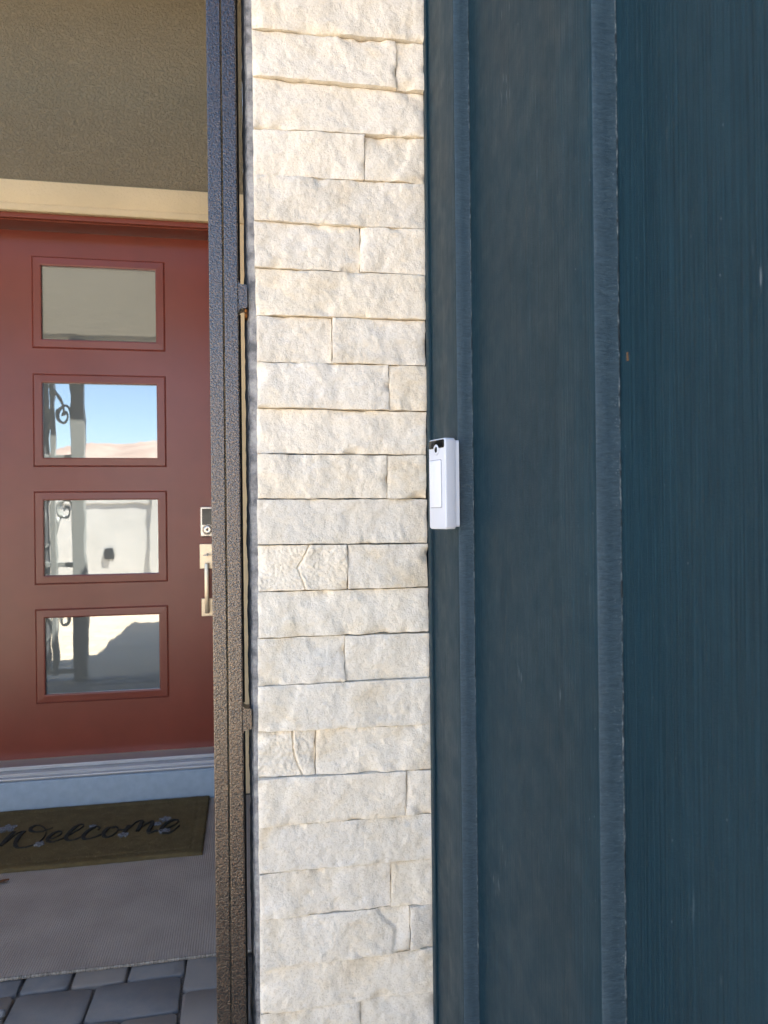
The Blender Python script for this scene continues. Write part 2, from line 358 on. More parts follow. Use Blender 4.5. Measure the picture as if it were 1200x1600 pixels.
# ================================================================== STONE PIER
pier = thing('stone_pier', 'cream split-face limestone pier between the bronze gate post and the blue siding', 'stone pier', (.13, 1.07, 0))
YS = 1.05
LB = [-22, 50, 124, 203, 273, 345, 417, 492, 566, 637, 709, 780, 852, 925, 998, 1072, 1143, 1217, 1292, 1366, 1438, 1513, 1588, 1662]
RB = [3, 75, 150, 218, 289, 358, 430, 501, 572, 643, 711, 779, 849, 918, 988, 1059, 1131, 1201, 1271, 1341, 1411, 1480, 1548, 1618]
VJ = {1: 617, 3: 569, 5: 563, 7: 519, 8: 607, 10: 605, 12: 543, 14: 539, 16: 493, 17: 634, 19: 611, 20: 640, 22: 563}
def interp(tab, y):
    for (a, xa), (b, xb) in zip(tab, tab[1:]):
        if y <= b: return xa + (xb - xa) * (y - a) / (b - a)
    return tab[-1][1]
EL = [(-100, 391), (100, 393.5), (400, 397), (550, 400.5), (800, 402), (1200, 402.5), (1700, 408)]
ER = [(-100, 660), (100, 662), (400, 666), (640, 667), (780, 668.5), (1000, 672), (1200, 676), (1700, 682.5)]
PROUD = {0: .011, 1: .009, 2: .006, 3: .003, 8: .004, 15: .006, 17: .005, 20: .004}
# relief steps: course, stone index, polyline in pixels (top->bottom), height (right side proud)
STEPS = {(12, 0): ([(484, 850), (474, 872), (465, 888), (472, 903), (479, 924)], .0022),
         (16, 0): ([(458, 1140), (457, 1168), (462, 1186), (475, 1215)], .0020),
         (20, 0): ([(588, 1410), (590, 1425), (616, 1450), (612, 1485)], -.0040),
         (3, 1): ([(640, 215), (636, 252), (622, 272), (610, 290)], .0025),
         (10, 0): ([(520, 705), (480, 740), (470, 760), (490, 785)], .0015),
         (15, 0): ([(468, 1070), (462, 1095), (450, 1120), (440, 1140)], .0014),
         (6, 0): ([(560, 415), (540, 440), (530, 470), (545, 500)], .0012)}
def fr(p, o=4): return noise.fractal(p, 1.0, 2.0, o, noise_basis='PERLIN_ORIGINAL')
def stone(tl, tr, br_, bl, proud, seed, step=None, res=.0026):
    """grid face in the x-z plane at YS - proud, split-face relief, sides run back to the mortar"""
    wd = (tr - tl).length; ht = (tl - bl).length
    nx = max(8, int(wd / res)); nz = max(8, int(ht / res)); bm = bmesh.new(); off = Vector((seed * 3.17, seed * 1.91, seed * 7.3))
    tiltx = random.uniform(-.0025, .0025); tiltz = random.uniform(-.002, .0035); grid = []
    for j in range(nz + 1):
        row = []; v = j / nz
        for i in range(nx + 1):
            u = i / nx
            p = tl.lerp(tr, u).lerp(bl.lerp(br_, u), v)
            q = Vector((p.x, 0, p.z)) + off
            dx = min(u, 1 - u) * wd; dz = min(v, 1 - v) * ht; d = min(dx, dz)
            big = fr(q * 14, 2) * .0013
            rg = (abs(fr(q * 26 + off, 2)) - .25) * -.0012
            med = fr(q * 90, 3) * .0006; fin = fr(q * 210, 2) * .0007
            ch = max(0, fr(q * 28 + Vector((9, 3, 1)), 2) - .2) * .012 * math.exp(-d / .008)     # chipped arrises
            out = proud + big + rg + med + fin - ch - .0008 * math.exp(-d / .0012) + tiltx * (u - .5) * 2 + tiltz * (v - .5) * 2
            tq = fr(q * 20 + Vector((4, 8, 2)), 3) * 3.2; fl_ = math.floor(tq); f_ = tq - fl_
            out += .0008 * (fl_ + min(1, f_ / .10)) + .0002 * f_
            if step:
                poly, hgt = step
                xs = interp([(b.z * -1, b.x) for b in poly], -p.z) + fr(q * 60, 2) * .0015
                e = (p.x - xs) / .0012
                out += hgt / (1 + math.exp(max(-40, min(40, -e)))) * math.exp(-abs(p.x - xs) / .05)
                if hgt in (.0022, .0020): out -= .0045 * math.exp(-((p.x - xs) / .0011) ** 2)
            # ragged outline
            wob = .0008 * fr(Vector((p.x * 45, seed, 0)) + off, 3) if j in (0, nz) else 0
            wobx = .0010 * fr(Vector((0, seed, p.z * 60)) + off, 3) if i in (0, nx) else 0
            row.append(bm.verts.new((p.x + wobx, YS - out, p.z + wob)))
        grid.append(row)
    for j in range(nz):
        for i in range(nx): bm.faces.new((grid[j][i], grid[j + 1][i], grid[j + 1][i + 1], grid[j][i + 1]))
    loop = grid[0][:] + [grid[j][-1] for j in range(1, nz + 1)] + grid[-1][-2::-1] + [grid[j][0] for j in range(nz - 1, 0, -1)]
    back = [bm.verts.new((v.co.x, YS + .022, v.co.z)) for v in loop]; n = len(loop)
    for i in range(n): bm.faces.new((loop[i], loop[(i + 1) % n], back[(i + 1) % n], back[i]))
    bmesh.ops.recalc_face_normals(bm, faces=bm.faces[:])
    return link('stone', bm, 'stone', None, True, 48)
def keep_parent(o, p):
    o.parent = p; o.matrix_parent_inverse = Matrix.Translation(-Vector(p.location))
gj = .00055
sid = 0
for c in range(len(LB) - 1):
    def P(px, side):     # pixel on course boundary 'side' (0 top 1 bottom) at column px
        ya, yb = (LB[c + side], RB[c + side]); yy = ya + (yb - ya) * (px - 400) / 268
        v = at(px, yy, 'y', YS); return v
    ym = (LB[c] + RB[c] + LB[c + 1] + RB[c + 1]) / 4
    xl, xr = interp(EL, ym) + random.uniform(-.6, .6), interp(ER, ym) + random.uniform(-2.2, -.3)
    cuts = [xl] + ([VJ[c]] if c in VJ else []) + [xr]
    for n_, (a, b) in enumerate(zip(cuts, cuts[1:])):
        tl, tr, bl, br_ = P(a, 0), P(b, 0), P(a, 1), P(b, 1)
        if n_ == 0: bl.x = tl.x
        gz = gj * random.uniform(.6, 1.9)
        tl += Vector((gj, 0, -gz)); bl += Vector((gj, 0, gz)); tr += Vector((-gj, 0, -gz)); br_ += Vector((-gj, 0, gz))
        st = None
        if (c, n_) in STEPS: st = ([at(px, py, 'y', YS) for px, py in STEPS[(c, n_)][0]], STEPS[(c, n_)][1])
        keep_parent(stone(tl, tr, br_, bl, PROUD.get(c, 0) + random.uniform(-.0015, .0025), sid, st, .0012 if (c, n_) in ((12, 0), (16, 0)) else .0026), pier); sid += 1
# the courses above and below the frame, coarser
ztop = at(530, -12, 'y', YS).z; zbot = at(530, 1640, 'y', YS).z; z = ztop
while z < 2.64:
    h_ = min(.064, 2.699 - z); xs = [.012, random.choice((.10, .16, .2595)), .2595]
    for a, b in zip(xs, xs[1:]):
        if b - a > .02:
            keep_parent(stone(Vector((a, 0, z + h_ - .001)), Vector((b - .001, 0, z + h_ - .001)), Vector((b - .001, 0, z)), Vector((a, 0, z)), random.uniform(0, .004), sid, None, .006), pier); sid += 1
    z += h_
z = zbot
while z > .01:
    h_ = min(.064, z); xs = [.011, random.choice((.10, .16, .262)), .262]
    for a, b in zip(xs, xs[1:]):
        if b - a > .02:
            keep_parent(stone(Vector((a, 0, z - .001)), Vector((b - .001, 0, z - .001)), Vector((b - .001, 0, z - h_)), Vector((a, 0, z - h_)), random.uniform(0, .004), sid, None, .006), pier); sid += 1
    z -= h_
# mortar bed behind the stones with a ragged left edge
def ragged(name, mat, xa, xb, ya, yb, amp, freq, seed):
    bm = bmesh.new(); n = 420; rows = []
    for i in range(n + 1):
        z = 2.70 * i / n
        e = xa + amp * fr(Vector((seed, 0, z * freq)), 5) + amp * .6 * fr(Vector((seed, 4, z * freq * 5)), 3)
        e2 = xa + .0012 + amp * .8 * fr(Vector((seed + 2, 0, z * freq * 1.6)), 4)
        rows.append([bm.verts.new((xb, ya, z)), bm.verts.new((e2 + .0015, ya, z)), bm.verts.new((e, ya + (yb - ya) * .35, z)), bm.verts.new((e + .001, yb, z)), bm.verts.new((xb, yb, z))])
    for a, b in zip(rows, rows[1:]):
        for j in range(5): bm.faces.new((a[j], b[j], b[(j + 1) % 5], a[(j + 1) % 5]))
    bm.faces.new(rows[0]); bm.faces.new(rows[-1][::-1]); bmesh.ops.recalc_face_normals(bm, faces=bm.faces[:])
    o = link(name, bm, mat, None, True, 50); keep_parent(o, pier); return o
ragged('mortar_bed', 'mortar', .0035, .24, YS + .0205, YS + .034, .0016, 18, 3)
ragged('shaded_lath_layer', 'backing', -.0005, .24, YS + .0345, YS + .05, .0016, 16, 21)  # paper and lath layer, its shadow put into the dark colour
o = bobj('core', (.012, .26, YS + .0505, 1.33, 0, 2.699), 'stucco'); keep_parent(o, pier)

# ================================================================== BLUE SIDED GARAGE
gar = thing('garage', 'dark teal-blue board and batten garage wall running past the stone pier', 'garage', (.3, 0, 0))
XW = .262; gl = -Vector(gar.location)
def gpart(o): keep_parent(o, gar); return o
edges = [(-1.1, -.905), (-.905, -.557), (-.557, -.209), (-.209, .139), (.139, .487), (.487, .835), (.835, 1.071)]
for a, b in edges:
    bm = bmesh.new(); ny, nz = 2, 40; 
    box(bm, XW, XW + .03, a + .0004 if a > -1 else a, b - .0004, 0, 2.99)
    gpart(link('siding_panel', bm, 'paint', None))
def batten(ynear, wid=.062, th=.0190):
    # local x = distance behind the face; object origin at the face
    bm = bmesh.new(); n = 600; rows = []
    for i in range(n + 1):
        z = 2.985 * i / n; w1 = .0007 * fr(Vector((ynear * 9, 1, z * 30)), 4); w2 = .0006 * fr(Vector((ynear * 9, 5, z * 45)), 4)
        w3 = .0008 * fr(Vector((ynear * 7, 8, z * 80)), 3)
        pts = [(th, wid), (.0016, wid + .0003), (0, wid - .0016), (0, .0022), (.0006, .0006), (.0022, w1 * .4), (th * .55, w1 * .5 + w2 * .4), (th * .85, w2 * .4 + w3 * .35), (th, w3 * .35 - .0004)]
        rows.append([bm.verts.new((x, y, z)) for x, y in pts])
    m = len(rows[0])
    for a, b in zip(rows, rows[1:]):
        for j in range(m - 1):
            f = bm.faces.new((a[j], b[j], b[j + 1], a[j + 1])); f.material_index = 1 if j >= 4 else 0
    bm.faces.new(rows[-1]); bm.faces.new(rows[0][::-1]); bmesh.ops.recalc_face_normals(bm, faces=bm.faces[:])
    o = link('batten', bm, ['batten', 'sawn'], None, True, 40); o.location = (XW - th, ynear, .002); gpart(o)
    bm = bmesh.new(); n = 700
    pts = [(XW - .0004 + .0003 * fr(Vector((ynear, z_ * .1, 3)), 2), ynear - .0005 + .0009 * fr(Vector((ynear * 5, 0, z_ * 2.985 / n * 60)), 4), z_ * 2.985 / n) for z_ in range(n + 1)]
    tube(bm, pts, lambda i: max(.0002, .0005 + .0006 * fr(Vector((3, ynear * 3, i * .21)), 3)), 6)
    c = link('caulk_line', bm, 'caulk', None, True)
    c.parent = o; c.matrix_parent_inverse = Matrix.Translation(-Vector((XW - .0190, ynear, .002)))
for yb in (.835, .487, .139, -.209, -.557, -.905): batten(yb)
# corner bead where the siding meets the stone
bm = bmesh.new(); n = 300; rows = []
for i in range(n + 1):
    z = 2.985 * i / n; e = .0008 * fr(Vector((5, 5, z * 12)), 4)
    pts = [(XW + .004, 1.046), (XW - .0030, 1.0455), (XW - .0040, 1.043), (XW - .0040 + e * .3, 1.030), (XW - .003, 1.0275 + e), (XW + .004, 1.027 + e)]
    rows.append([bm.verts.new((x, y, z)) for x, y in pts])
for a, b in zip(rows, rows[1:]):
    for j in range(len(a) - 1): bm.faces.new((a[j], b[j], b[j + 1], a[j + 1]))
bmesh.ops.recalc_face_normals(bm, faces=bm.faces[:])
gpart(link('corner_bead', bm, 'batten', None, True, 45))
pc = at(980, 552, 'x', XW - .0004); bm = bmesh.new()
for q in range(3): box(bm, XW - .0006, XW + .0002, pc.y - .0014 + .0004 * (q % 3), pc.y + .0006 + .0003 * (q % 2), pc.z - .0052 + q * .0021, pc.z - .0052 + q * .0021 + .0016)
gpart(link('paint_chip', bm, 'chip', None))
bm = bmesh.new(); box(bm, XW + .0305, 5.5, -1.1, 1.072, 0, 2.985); gpart(link('garage_body', bm, 'paint', None))
bm = bmesh.new(); box(bm, .2, 5.5, 1.0725, 4.4, 0, 4.2); gpart(link('house_sun_block', bm, 'stucco', None))  # unseen house mass, added to keep direct sun out of the alcove
bm = bmesh.new(); box(bm, -.02, 5.9, -1.3, 1.0, 3.0, 3.12, bev=.01); gpart(link('roof_slab', bm, 'roof', None))
bm = bmesh.new(); box(bm, -.055, -.021, -1.33, 1.0, 2.97, 3.15); gpart(link('fascia', bm, 'paint', None))

# ================================================================== ENTRY WALL, HEADER, CEILING
YW = 3.55; DX0, DX1, DZ0, DZ1 = -1.229, -.115, .187, 2.630
wall = thing('entry_wall', 'olive stucco entry wall with cream trim band over the red door', 'wall', (-1.2, YW, 0))
def wpart(o): keep_parent(o, wall); return o
bm = bmesh.new()
box(bm, -2.6, -1.33, YW, YW + .25, 0, 3.9); wpart(link('wall_panel', bm, 'stucco'))
bm = bmesh.new(); box(bm, -1.3295, .0, YW, YW + .25, 2.70, 3.9); wpart(link('wall_panel', bm, 'stucco'))
bm = bmesh.new(); box(bm, .0005, .2, YW, YW + .25, 0, 3.9); wpart(link('wall_panel', bm, 'stucco'))
# trim band with lower lip
bm = bmesh.new(); box(bm, -1.46, .03, 3.520, YW - .0005, 2.700, 2.805, bev=.004); wpart(link('trim_band', bm, 'trim', None, True, 40))
bm = bmesh.new(); box(bm, -1.46, .03, 3.512, YW - .0005, 2.665, 2.6995, bev=.006); wpart(link('trim_lip', bm, 'trim', None, True, 40))
for xa, xb in ((-.055, .03), (-1.46, -1.29)):
    bm = bmesh.new(); box(bm, xa, xb, 3.518, YW - .0005, .0, 2.6645, bev=.004); wpart(link('door_casing', bm, 'trim', None, True, 40))
# red frame
for dims in ((-1.2885, -.0555, 3.532, 3.548, 2.640, 2.6645), (-1.2885, -.0555, 3.5485, 3.72, 2.6345, 2.6945),
             (-.1135, -.0555, 3.532, 3.72, .160, 2.6340), (-1.2885, -1.2305, 3.532, 3.72, .160, 2.6340)):
    wpart(bobj('door_frame', dims, 'frame', None, .003))
# header over the gate opening and the alcove shell
hd = thing('entry_canopy', 'cream stucco header beam and eave around the entry reflected in the top door pane', 'canopy', (-1.2, 1.05, 2.66))
for nm, dims, m in (('header_beam', (-2.75, .262, 1.06, 1.33, 2.70, 3.45), 'header'), ('eave_soffit', (-2.75, .1995, 2.55, YW + .25, 3.901, 3.95), 'ceiling'),
                    ('alcove_wall', (.012, .1995, 1.331, YW - .0005, 0, 3.9), 'stucco'), ('alcove_wall', (-2.75, -2.6005, 1.06, YW + .25, 0, 2.699), 'stucco'), ('alcove_wall', (-2.75, -2.6005, 1.331, YW + .25, 2.6995, 3.9), 'stucco'),
                    ('roof_slab', (-2.9, .1995, 2.45, 4.4, 3.951, 4.05), 'roof')):
    o = bobj(nm, dims, m); keep_parent(o, hd)
# step
bm = bmesh.new(); box(bm, -1.75, .0115, 3.515, 3.531, .0, .132, bev=.0); bm.free()
bm = bmesh.new(); box(bm, -1.284, -.0555 - .0045, 3.492, 3.79, -.02, .138, bev=.006, seg=3)
stp = link('step', bm, 'step', None, True, 40); struct(stp)
# threshold
th = thing('door_sill', 'grey metal sill strip below the red door', 'door sill', (-.67, 3.6, .138))
for dims, b in (((-1.2300, -.1140, 3.525, 3.70, .139, .166), .003), ((-1.2300, -.1140, 3.565, 3.70, .1662, .184), .003), ((-1.2300, -.1140, 3.500, 3.5245, .139, .153), .004)):
    o = bobj('sill_strip', dims, 'sill', None, b); keep_parent(o, th)

# ================================================================== FRONT DOOR
YD = 3.66
door = thing('front_door', 'dark red front door with four stacked glass lites', 'door', (-.67, YD, DZ0))
def dpart(o, p=None):
    if p is None: keep_parent(o, door)
    else:
        o.parent = p; o.matrix_parent_inverse = (Matrix.Translation(Vector(door.location))).inverted() if p.type != 'EMPTY' else Matrix.Translation(-Vector(p.location))
    return o
WX0, WX1 = -.930, -.414
WZ = [(2.126, 2.475), (1.576, 1.930), (1.029, 1.384), (.477, .838)]
bm = bmesh.new()
zs = [DZ0] + [v for a, b in sorted(WZ) for v in (a, b)] + [DZ1]
box(bm, DX0, WX0, YD, YD + .045, DZ0, DZ1); box(bm, WX1, DX1, YD, YD + .045, DZ0, DZ1)
for a, b in zip(zs[0::2], zs[1::2]):
    vs = box(bm, WX0, WX1, YD, YD + .045, a, b)
bmesh.ops.remove_doubles(bm, verts=bm.verts[:], dist=1e-5)
slab = dpart(link('door_slab', bm, 'door'))
def frame_ring(prof, x0, x1, z0, z1):
    """profile list (offset outwards from opening, y)"""
    bm = bmesh.new(); rings = []
    for o_, y in prof:
        rings.append([bm.verts.new((x, y, z)) for x, z in ((x0 - o_, z0 - o_), (x1 + o_, z0 - o_), (x1 + o_, z1 + o_), (x0 - o_, z1 + o_))])
    for a, b in zip(rings, rings[1:]):
        for i in range(4): bm.faces.new((a[i], a[(i + 1) % 4], b[(i + 1) % 4], b[i]))
    bmesh.ops.recalc_face_normals(bm, faces=bm.faces[:]); return bm
for z0, z1 in WZ:
    fo = link('window_frame', frame_ring([(.0005, YD + .03), (-.003, YD + .03), (-.003, YD - .003), (-.0015, YD - .0050), (.003, YD - .006), (.0325, YD - .005), (.0345, YD - .0015), (.0365, YD - .0030), (.0390, YD - .001), (.0395, YD + .001)], WX0, WX1, z0, z1), 'door')
    keep_parent(fo, door)
    bm = bmesh.new(); box(bm, WX0 - .0025, WX1 + .0025, YD + .010, YD + .016, z0 - .0025, z1 + .0025)
    g = link('pane', bm, 'glass'); g.parent = fo
# keypad lock
lk = bobj('deadbolt_lock', (-.2206, -.1500, YD - .022, YD - .0004, 1.202, 1.344), 'silver', None, .004); keep_parent(lk, door)
o = bobj('keypad_glass', (-.2125, -.1580, YD - .0245, YD - .0215, 1.258, 1.336), 'blackglass', None, .001); o.parent = lk
cz = at(324, 827, 'y', YD - .025); bm = bmesh.new()
lathe(bm, [(.0265, 0), (.0265, .006), (.024, .009), (.0225, .009)], (-.1853, YD - .0215, 1.2345), (0, -1, 0)); o = link('cylinder_ring', bm, 'silver', lk, True, 35)
bm = bmesh.new(); lathe(bm, [(.0222, 0), (.0222, .0092), (.0195, .0092)], (-.1853, YD - .0215, 1.2345), (0, -1, 0)); link('ring_groove', bm, 'latch', lk, True, 35)
bm = bmesh.new(); lathe(bm, [(.0192, 0), (.0192, .012), (.016, .0135), (.006, .0135), (.004, .0125)], (-.1853, YD - .0215, 1.2345), (0, -1, 0)); link('cylinder', bm, 'silver', lk, True, 35)
bm = bmesh.new(); box(bm, -.1866, -.1840, YD - .0362, YD - .034, 1.2285, 1.2405); link('keyhole', bm, 'latch', lk)
# handle set
hs = bobj('handle_set', (-.2255, -.1550, YD - .012, YD - .0004, 1.047, 1.166), 'nickel', None, .002); keep_parent(hs, door)
o = bobj('lower_plate', (-.2195, -.1610, YD - .012, YD - .0004, .819, .904), 'nickel', None, .002); o.parent = hs
bm = bmesh.new(); box(bm, -.2015, -.1815, YD - .058, YD - .046, .838, 1.075, bev=.002); box(bm, -.2005, -.1825, YD - .0465, YD - .011, 1.0555, 1.0740, bev=.001); box(bm, -.2005, -.1825, YD - .0465, YD - .011, .8390, .8580, bev=.001)
link('grip', bm, 'nickel', hs, True, 35)
bm = bmesh.new(); tube(bm, [(-.190, YD - .011, 1.117), (-.190, YD - .03, 1.118), (-.190, YD - .045, 1.113)], .004, 8); box(bm, -.206, -.174, YD - .058, YD - .040, 1.112, 1.116, bev=.0015)
link('thumb_latch', bm, 'silver', hs, True, 35)

# ================================================================== GATE POST
PY = 1.06
gp = thing('gate_post', 'hammered bronze metal gate post bracketed to the stone pier', 'gate post', (-.028, PY, 0))
def ppart(o): keep_parent(o, gp); return o
XA, XG, XB = -.0490, -.0290, -.0085
ppart(bobj('stile', (XA, XG - .0006, PY, PY + .050, .0, 2.62), 'bronze', None, .0014, 3))
# jamb with two bracket tabs, outlined as one plate-shaped tube with filleted corners
tabs = [(at(386, 481, 'y', PY).z, at(386, 444, 'y', PY).z), (at(386, 1141, 'y', PY).z, at(386, 1108, 'y', PY).z)]
ppart(bobj('jamb', (XG + .0006, XB, PY + .0004, PY + .040, .0, 2.62), 'bronze', None, .0018, 3))
for z0, z1 in tabs:
    bm = bmesh.new(); r = .006; xr = .0035; pts = [(XB - .004, z1 + r)]
    pts += [(XB + r - r * math.cos(a), z1 + r - r * math.sin(a)) for a in [math.pi / 2 * i / 8 for i in range(9)]]
    pts += [(xr - .002, z1), (xr, z1 - .002), (xr, z0 + .002), (xr - .002, z0)]
    pts += [(XB + r - r * math.sin(a), z0 - r + r * math.cos(a)) for a in [math.pi / 2 * i / 8 for i in range(9)]]
    pts += [(XB - .004, z0 - r)]
    f = [bm.verts.new((x, PY + .0016, z)) for x, z in pts]; b = [bm.verts.new((x, PY + .0265, z)) for x, z in pts]
    bm.faces.new(f); bm.faces.new(b[::-1]); n = len(pts)
    for i in range(n): bm.faces.new((f[i], b[i], b[(i + 1) % n], f[(i + 1) % n]))
    bmesh.ops.recalc_face_normals(bm, faces=bm.faces[:])
    ppart(link('bracket', bm, 'bronze', None, True, 30))
zc = [0.0] + [v for a, b in sorted(tabs) for v in (a - .007, b + .007)] + [2.62]
for a, b in zip(zc[0::2], zc[1::2]): ppart(bobj('shade_strip', (XB + .0001, XB + .0027, PY + .010, PY + .036, a, b), 'black', None, .0006))  # black strip added in place of the shaded right edge of the post
bm = bmesh.new(); zt = tabs[0][0]; box(bm, -.0005, .0036, PY + .004, PY + .026, zt - .012, zt - .0004, bev=.0015); ppart(link('rust_patch', bm, 'rust', None, True))

# ================================================================== DOORBELL
be = at(718, 756, 'x', XW - .019)
bell = thing('doorbell', 'slim white video doorbell with tall button and black camera strip on the blue trim', 'doorbell', (XW - .0190, be.y + .0012, 0))
ang = R(15)
BN = Vector((-math.cos(ang), -math.sin(ang), 0)); BT = Vector((-math.sin(ang), math.cos(ang), 0)); BO = Vector((XW - .0190, be.y + .0012, 0))
zb = at(683, 827.5, 'x', .2145).z; zt = at(683, 682.5, 'x', .2145).z; BW, BH = .0400, zt - zb
MB = Matrix(((BT.x, BN.x, 0, BO.x + BN.x * .0052), (BT.y, BN.y, 0, BO.y + BN.y * .0052), (0, 0, 1, zb), (0, 0, 0, 1)))
def bpart(name, bm, mat, parent=None):
    bmesh.ops.transform(bm, matrix=MB, verts=bm.verts[:]); bmesh.ops.recalc_face_normals(bm, faces=bm.faces[:])
    o = link(name, bm, mat, None, True, 38); keep_parent(o, bell) if parent is None else setattr(o, 'parent', parent); return o
def rrect(x0, x1, z0, z1, r, n=6):
    pts = []
    for cx, cz_, a0 in ((x1 - r, z1 - r, 0), (x0 + r, z1 - r, 90), (x0 + r, z0 + r, 180), (x1 - r, z0 + r, 270)):
        pts += [(cx + r * math.cos(R(a0 + 90 * i / n)), cz_ + r * math.sin(R(a0 + 90 * i / n))) for i in range(n + 1)]
    return pts
def extr(levels):
    bm = bmesh.new(); rings = [[bm.verts.new((x, h, z)) for x, z in pts] for pts, h in levels]
    for a, b in zip(rings, rings[1:]):
        n = len(a)
        for i in range(n): bm.faces.new((a[i], a[(i + 1) % n], b[(i + 1) % n], b[i]))
    bm.faces.new(rings[-1]); bm.faces.new(rings[0][::-1]); return bm
TB = .0130
body = bpart('body', extr([(rrect(0, BW, 0, BH, .004), 0), (rrect(0, BW, 0, BH, .004), TB - .0016), (rrect(.0006, BW - .0006, .0006, BH - .0006, .0038), TB - .0005), (rrect(.0018, BW - .0018, .0018, BH - .0018, .003), TB)]), 'white')
# mount: tapered plate between body and batten
bm = bmesh.new(); ins = .0025
front = [(x, 0.0, z) for x, z in rrect(.0008, BW - .001, ins, BH - ins, .003)]
fv = [bm.verts.new(p) for p in front]
def toback(p):   # straight back along world +x on to the batten face
    wv = MB @ Vector(p); t = (XW - .0191 - wv.x); q = Vector((wv.x + t, wv.y, wv.z)); return MB.inverted() @ q
bv = [bm.verts.new(toback(p)) for p in front]; n = len(fv)
for i in range(n): bm.faces.new((fv[i], fv[(i + 1) % n], bv[(i + 1) % n], bv[i]))
bm.faces.new(fv[::-1]); bm.faces.new(bv)
bpart('mount', bm, 'white')
bpart('camera_strip', extr([(rrect(.0022, BW - .0022, BH - .0112, BH - .0016, .0026), TB - .0002), (rrect(.0022, BW - .0022, BH - .0112, BH - .0016, .0026), TB + .0007), (rrect(.0028, BW - .0028, BH - .0106, BH - .0022, .0022), TB + .0010)]), 'blackglass')
zl = BH - .0128
bm = bmesh.new(); lathe(bm, [(.0062, TB - .0003), (.0062, TB + .0010), (.0056, TB + .0014), (.0036, TB + .0014), (.0033, TB + .0010)], (.5 * BW, 0, zl), (0, 1, 0), 28); ring = bpart('lens_ring', bm, 'white')
bm = bmesh.new(); lathe(bm, [(.0034, TB + .0006), (.0034, TB + .0012), (.0022, TB + .0018), (.0008, TB + .0020)], (.5 * BW, 0, zl), (0, 1, 0), 24); bpart('lens', bm, 'blackglass', None)
zbt0, zbt1 = BH * (827 - 792) / 145, BH * (827 - 716.5) / 145
bx = (.0095, BW - .0040)
bpart('button_recess', extr([(rrect(bx[0] - .0007, bx[1] + .0007, zbt0 - .0007, zbt1 + .0007, .0022), TB - .0003), (rrect(bx[0] - .0007, bx[1] + .0007, zbt0 - .0007, zbt1 + .0007, .0022), TB + .00012)]), 'bellgrey')
bpart('button', extr([(rrect(*bx, zbt0, zbt1, .002), TB - .0003), (rrect(*bx, zbt0, zbt1, .002), TB + .0010), (rrect(bx[0] + .0008, bx[1] - .0008, zbt0 + .0008, zbt1 - .0008, .0014), TB + .0016)]), 'button')

# ================================================================== RUG AND DOORMAT
RY0, RY1, RX0, RX1 = 2.243, 3.487, -1.75, .004
bm = bmesh.new(); nx, ny = 120, 100; grid = []
def rugz(x, y): return .0055 + .0022 * fr(Vector((x * 2.2, y * 9, 2)), 3) * (1 if y < 2.95 else .25)
for j in range(ny + 1):
    y = RY0 + (RY1 - RY0) * j / ny; row = []
    for i in range(nx + 1):
        x = RX0 + (RX1 - RX0) * i / nx; yy = y + (.004 * fr(Vector((x * 4, 1, 0)), 2) if j == 0 else 0)
        row.append(bm.verts.new((x, yy, max(.0035, rugz(x, y)))))
    grid.append(row)
for j in range(ny):
    for i in range(nx): bm.faces.new((grid[j][i], grid[j][i + 1], grid[j + 1][i + 1], grid[j + 1][i]))
geom = bmesh.ops.extrude_face_region(bm, geom=bm.faces[:])
for v in [g_ for g_ in geom['geom'] if isinstance(g_, bmesh.types.BMVert)]: v.co.z = .001
bmesh.ops.recalc_face_normals(bm, faces=bm.faces[:])
rug = tag(link('rug', bm, 'rug', None, True, 60), 'grey-brown woven flat rug on the pavers under the welcome mat', 'rug')
bm = bmesh.new(); pts = [(RX0 + (RX1 - RX0) * i / 400, RY0 + .0015 + .004 * fr(Vector(((RX0 + (RX1 - RX0) * i / 400) * 4, 1, 0)), 2), .0055) for i in range(401)]
tube(bm, pts, lambda i: .0042 + .0012 * math.sin(i * 1.9), 8); link('binding', bm, 'binding', rug, True)

MX0, MX1, MY0, MY1, MZ = -1.130, -.182, 2.908, 3.485, .020
bm = bmesh.new(); nx, ny = 150, 90; grid = []
for j in range(ny + 1):
    y = MY0 + (MY1 - MY0) * j / ny; row = []
    for i in range(nx + 1):
        x = MX0 + (MX1 - MX0) * i / nx
        d = min(x - MX0, MX1 - x, y - MY0, MY1 - y)
        z = MZ + .0012 * fr(Vector((x * 30, y * 30, 0)), 3) - .004 * math.exp(-((d - .043) / .006) ** 2) - (.005 if d < 1e-6 else 0)
        e = .0018 * fr(Vector((x * 40, y * 40, 7)), 3) if d < 1e-6 else 0
        row.append(bm.verts.new((x + e, y + e, z)))
    grid.append(row)
for j in range(ny):
    for i in range(nx): bm.faces.new((grid[j][i], grid[j][i + 1], grid[j + 1][i + 1], grid[j + 1][i]))
geom = bmesh.ops.extrude_face_region(bm, geom=bm.faces[:])
for v in [g_ for g_ in geom['geom'] if isinstance(g_, bmesh.types.BMVert)]: v.co.z = .0065
bmesh.ops.recalc_face_normals(bm, faces=bm.faces[:])
mat_o = tag(link('doormat', bm, 'coir', None, True, 60), 'brown coir doormat reading Welcome in black script below the door step', 'doormat')
# fibre pile
bm = bmesh.new()
for i in range(16000):
    x = random.uniform(MX0 + .003, MX1 - .003); y = random.uniform(MY0 + .002, MY1 - .003); a = random.uniform(0, 6.28); l_ = random.uniform(.003, .007)
    d = Vector((math.cos(a), math.sin(a), 0)); p = Vector((x, y, MZ - .002)); t = p + Vector((random.uniform(-.003, .003), random.uniform(-.003, .003), l_))
    w_ = .0006
    vs = [bm.verts.new(q) for q in (p - d * w_, p + d * w_, t)]; bm.faces.new(vs)
o = link('coir_pile', bm, 'fibre', mat_o); o['kind'] = 'stuff'
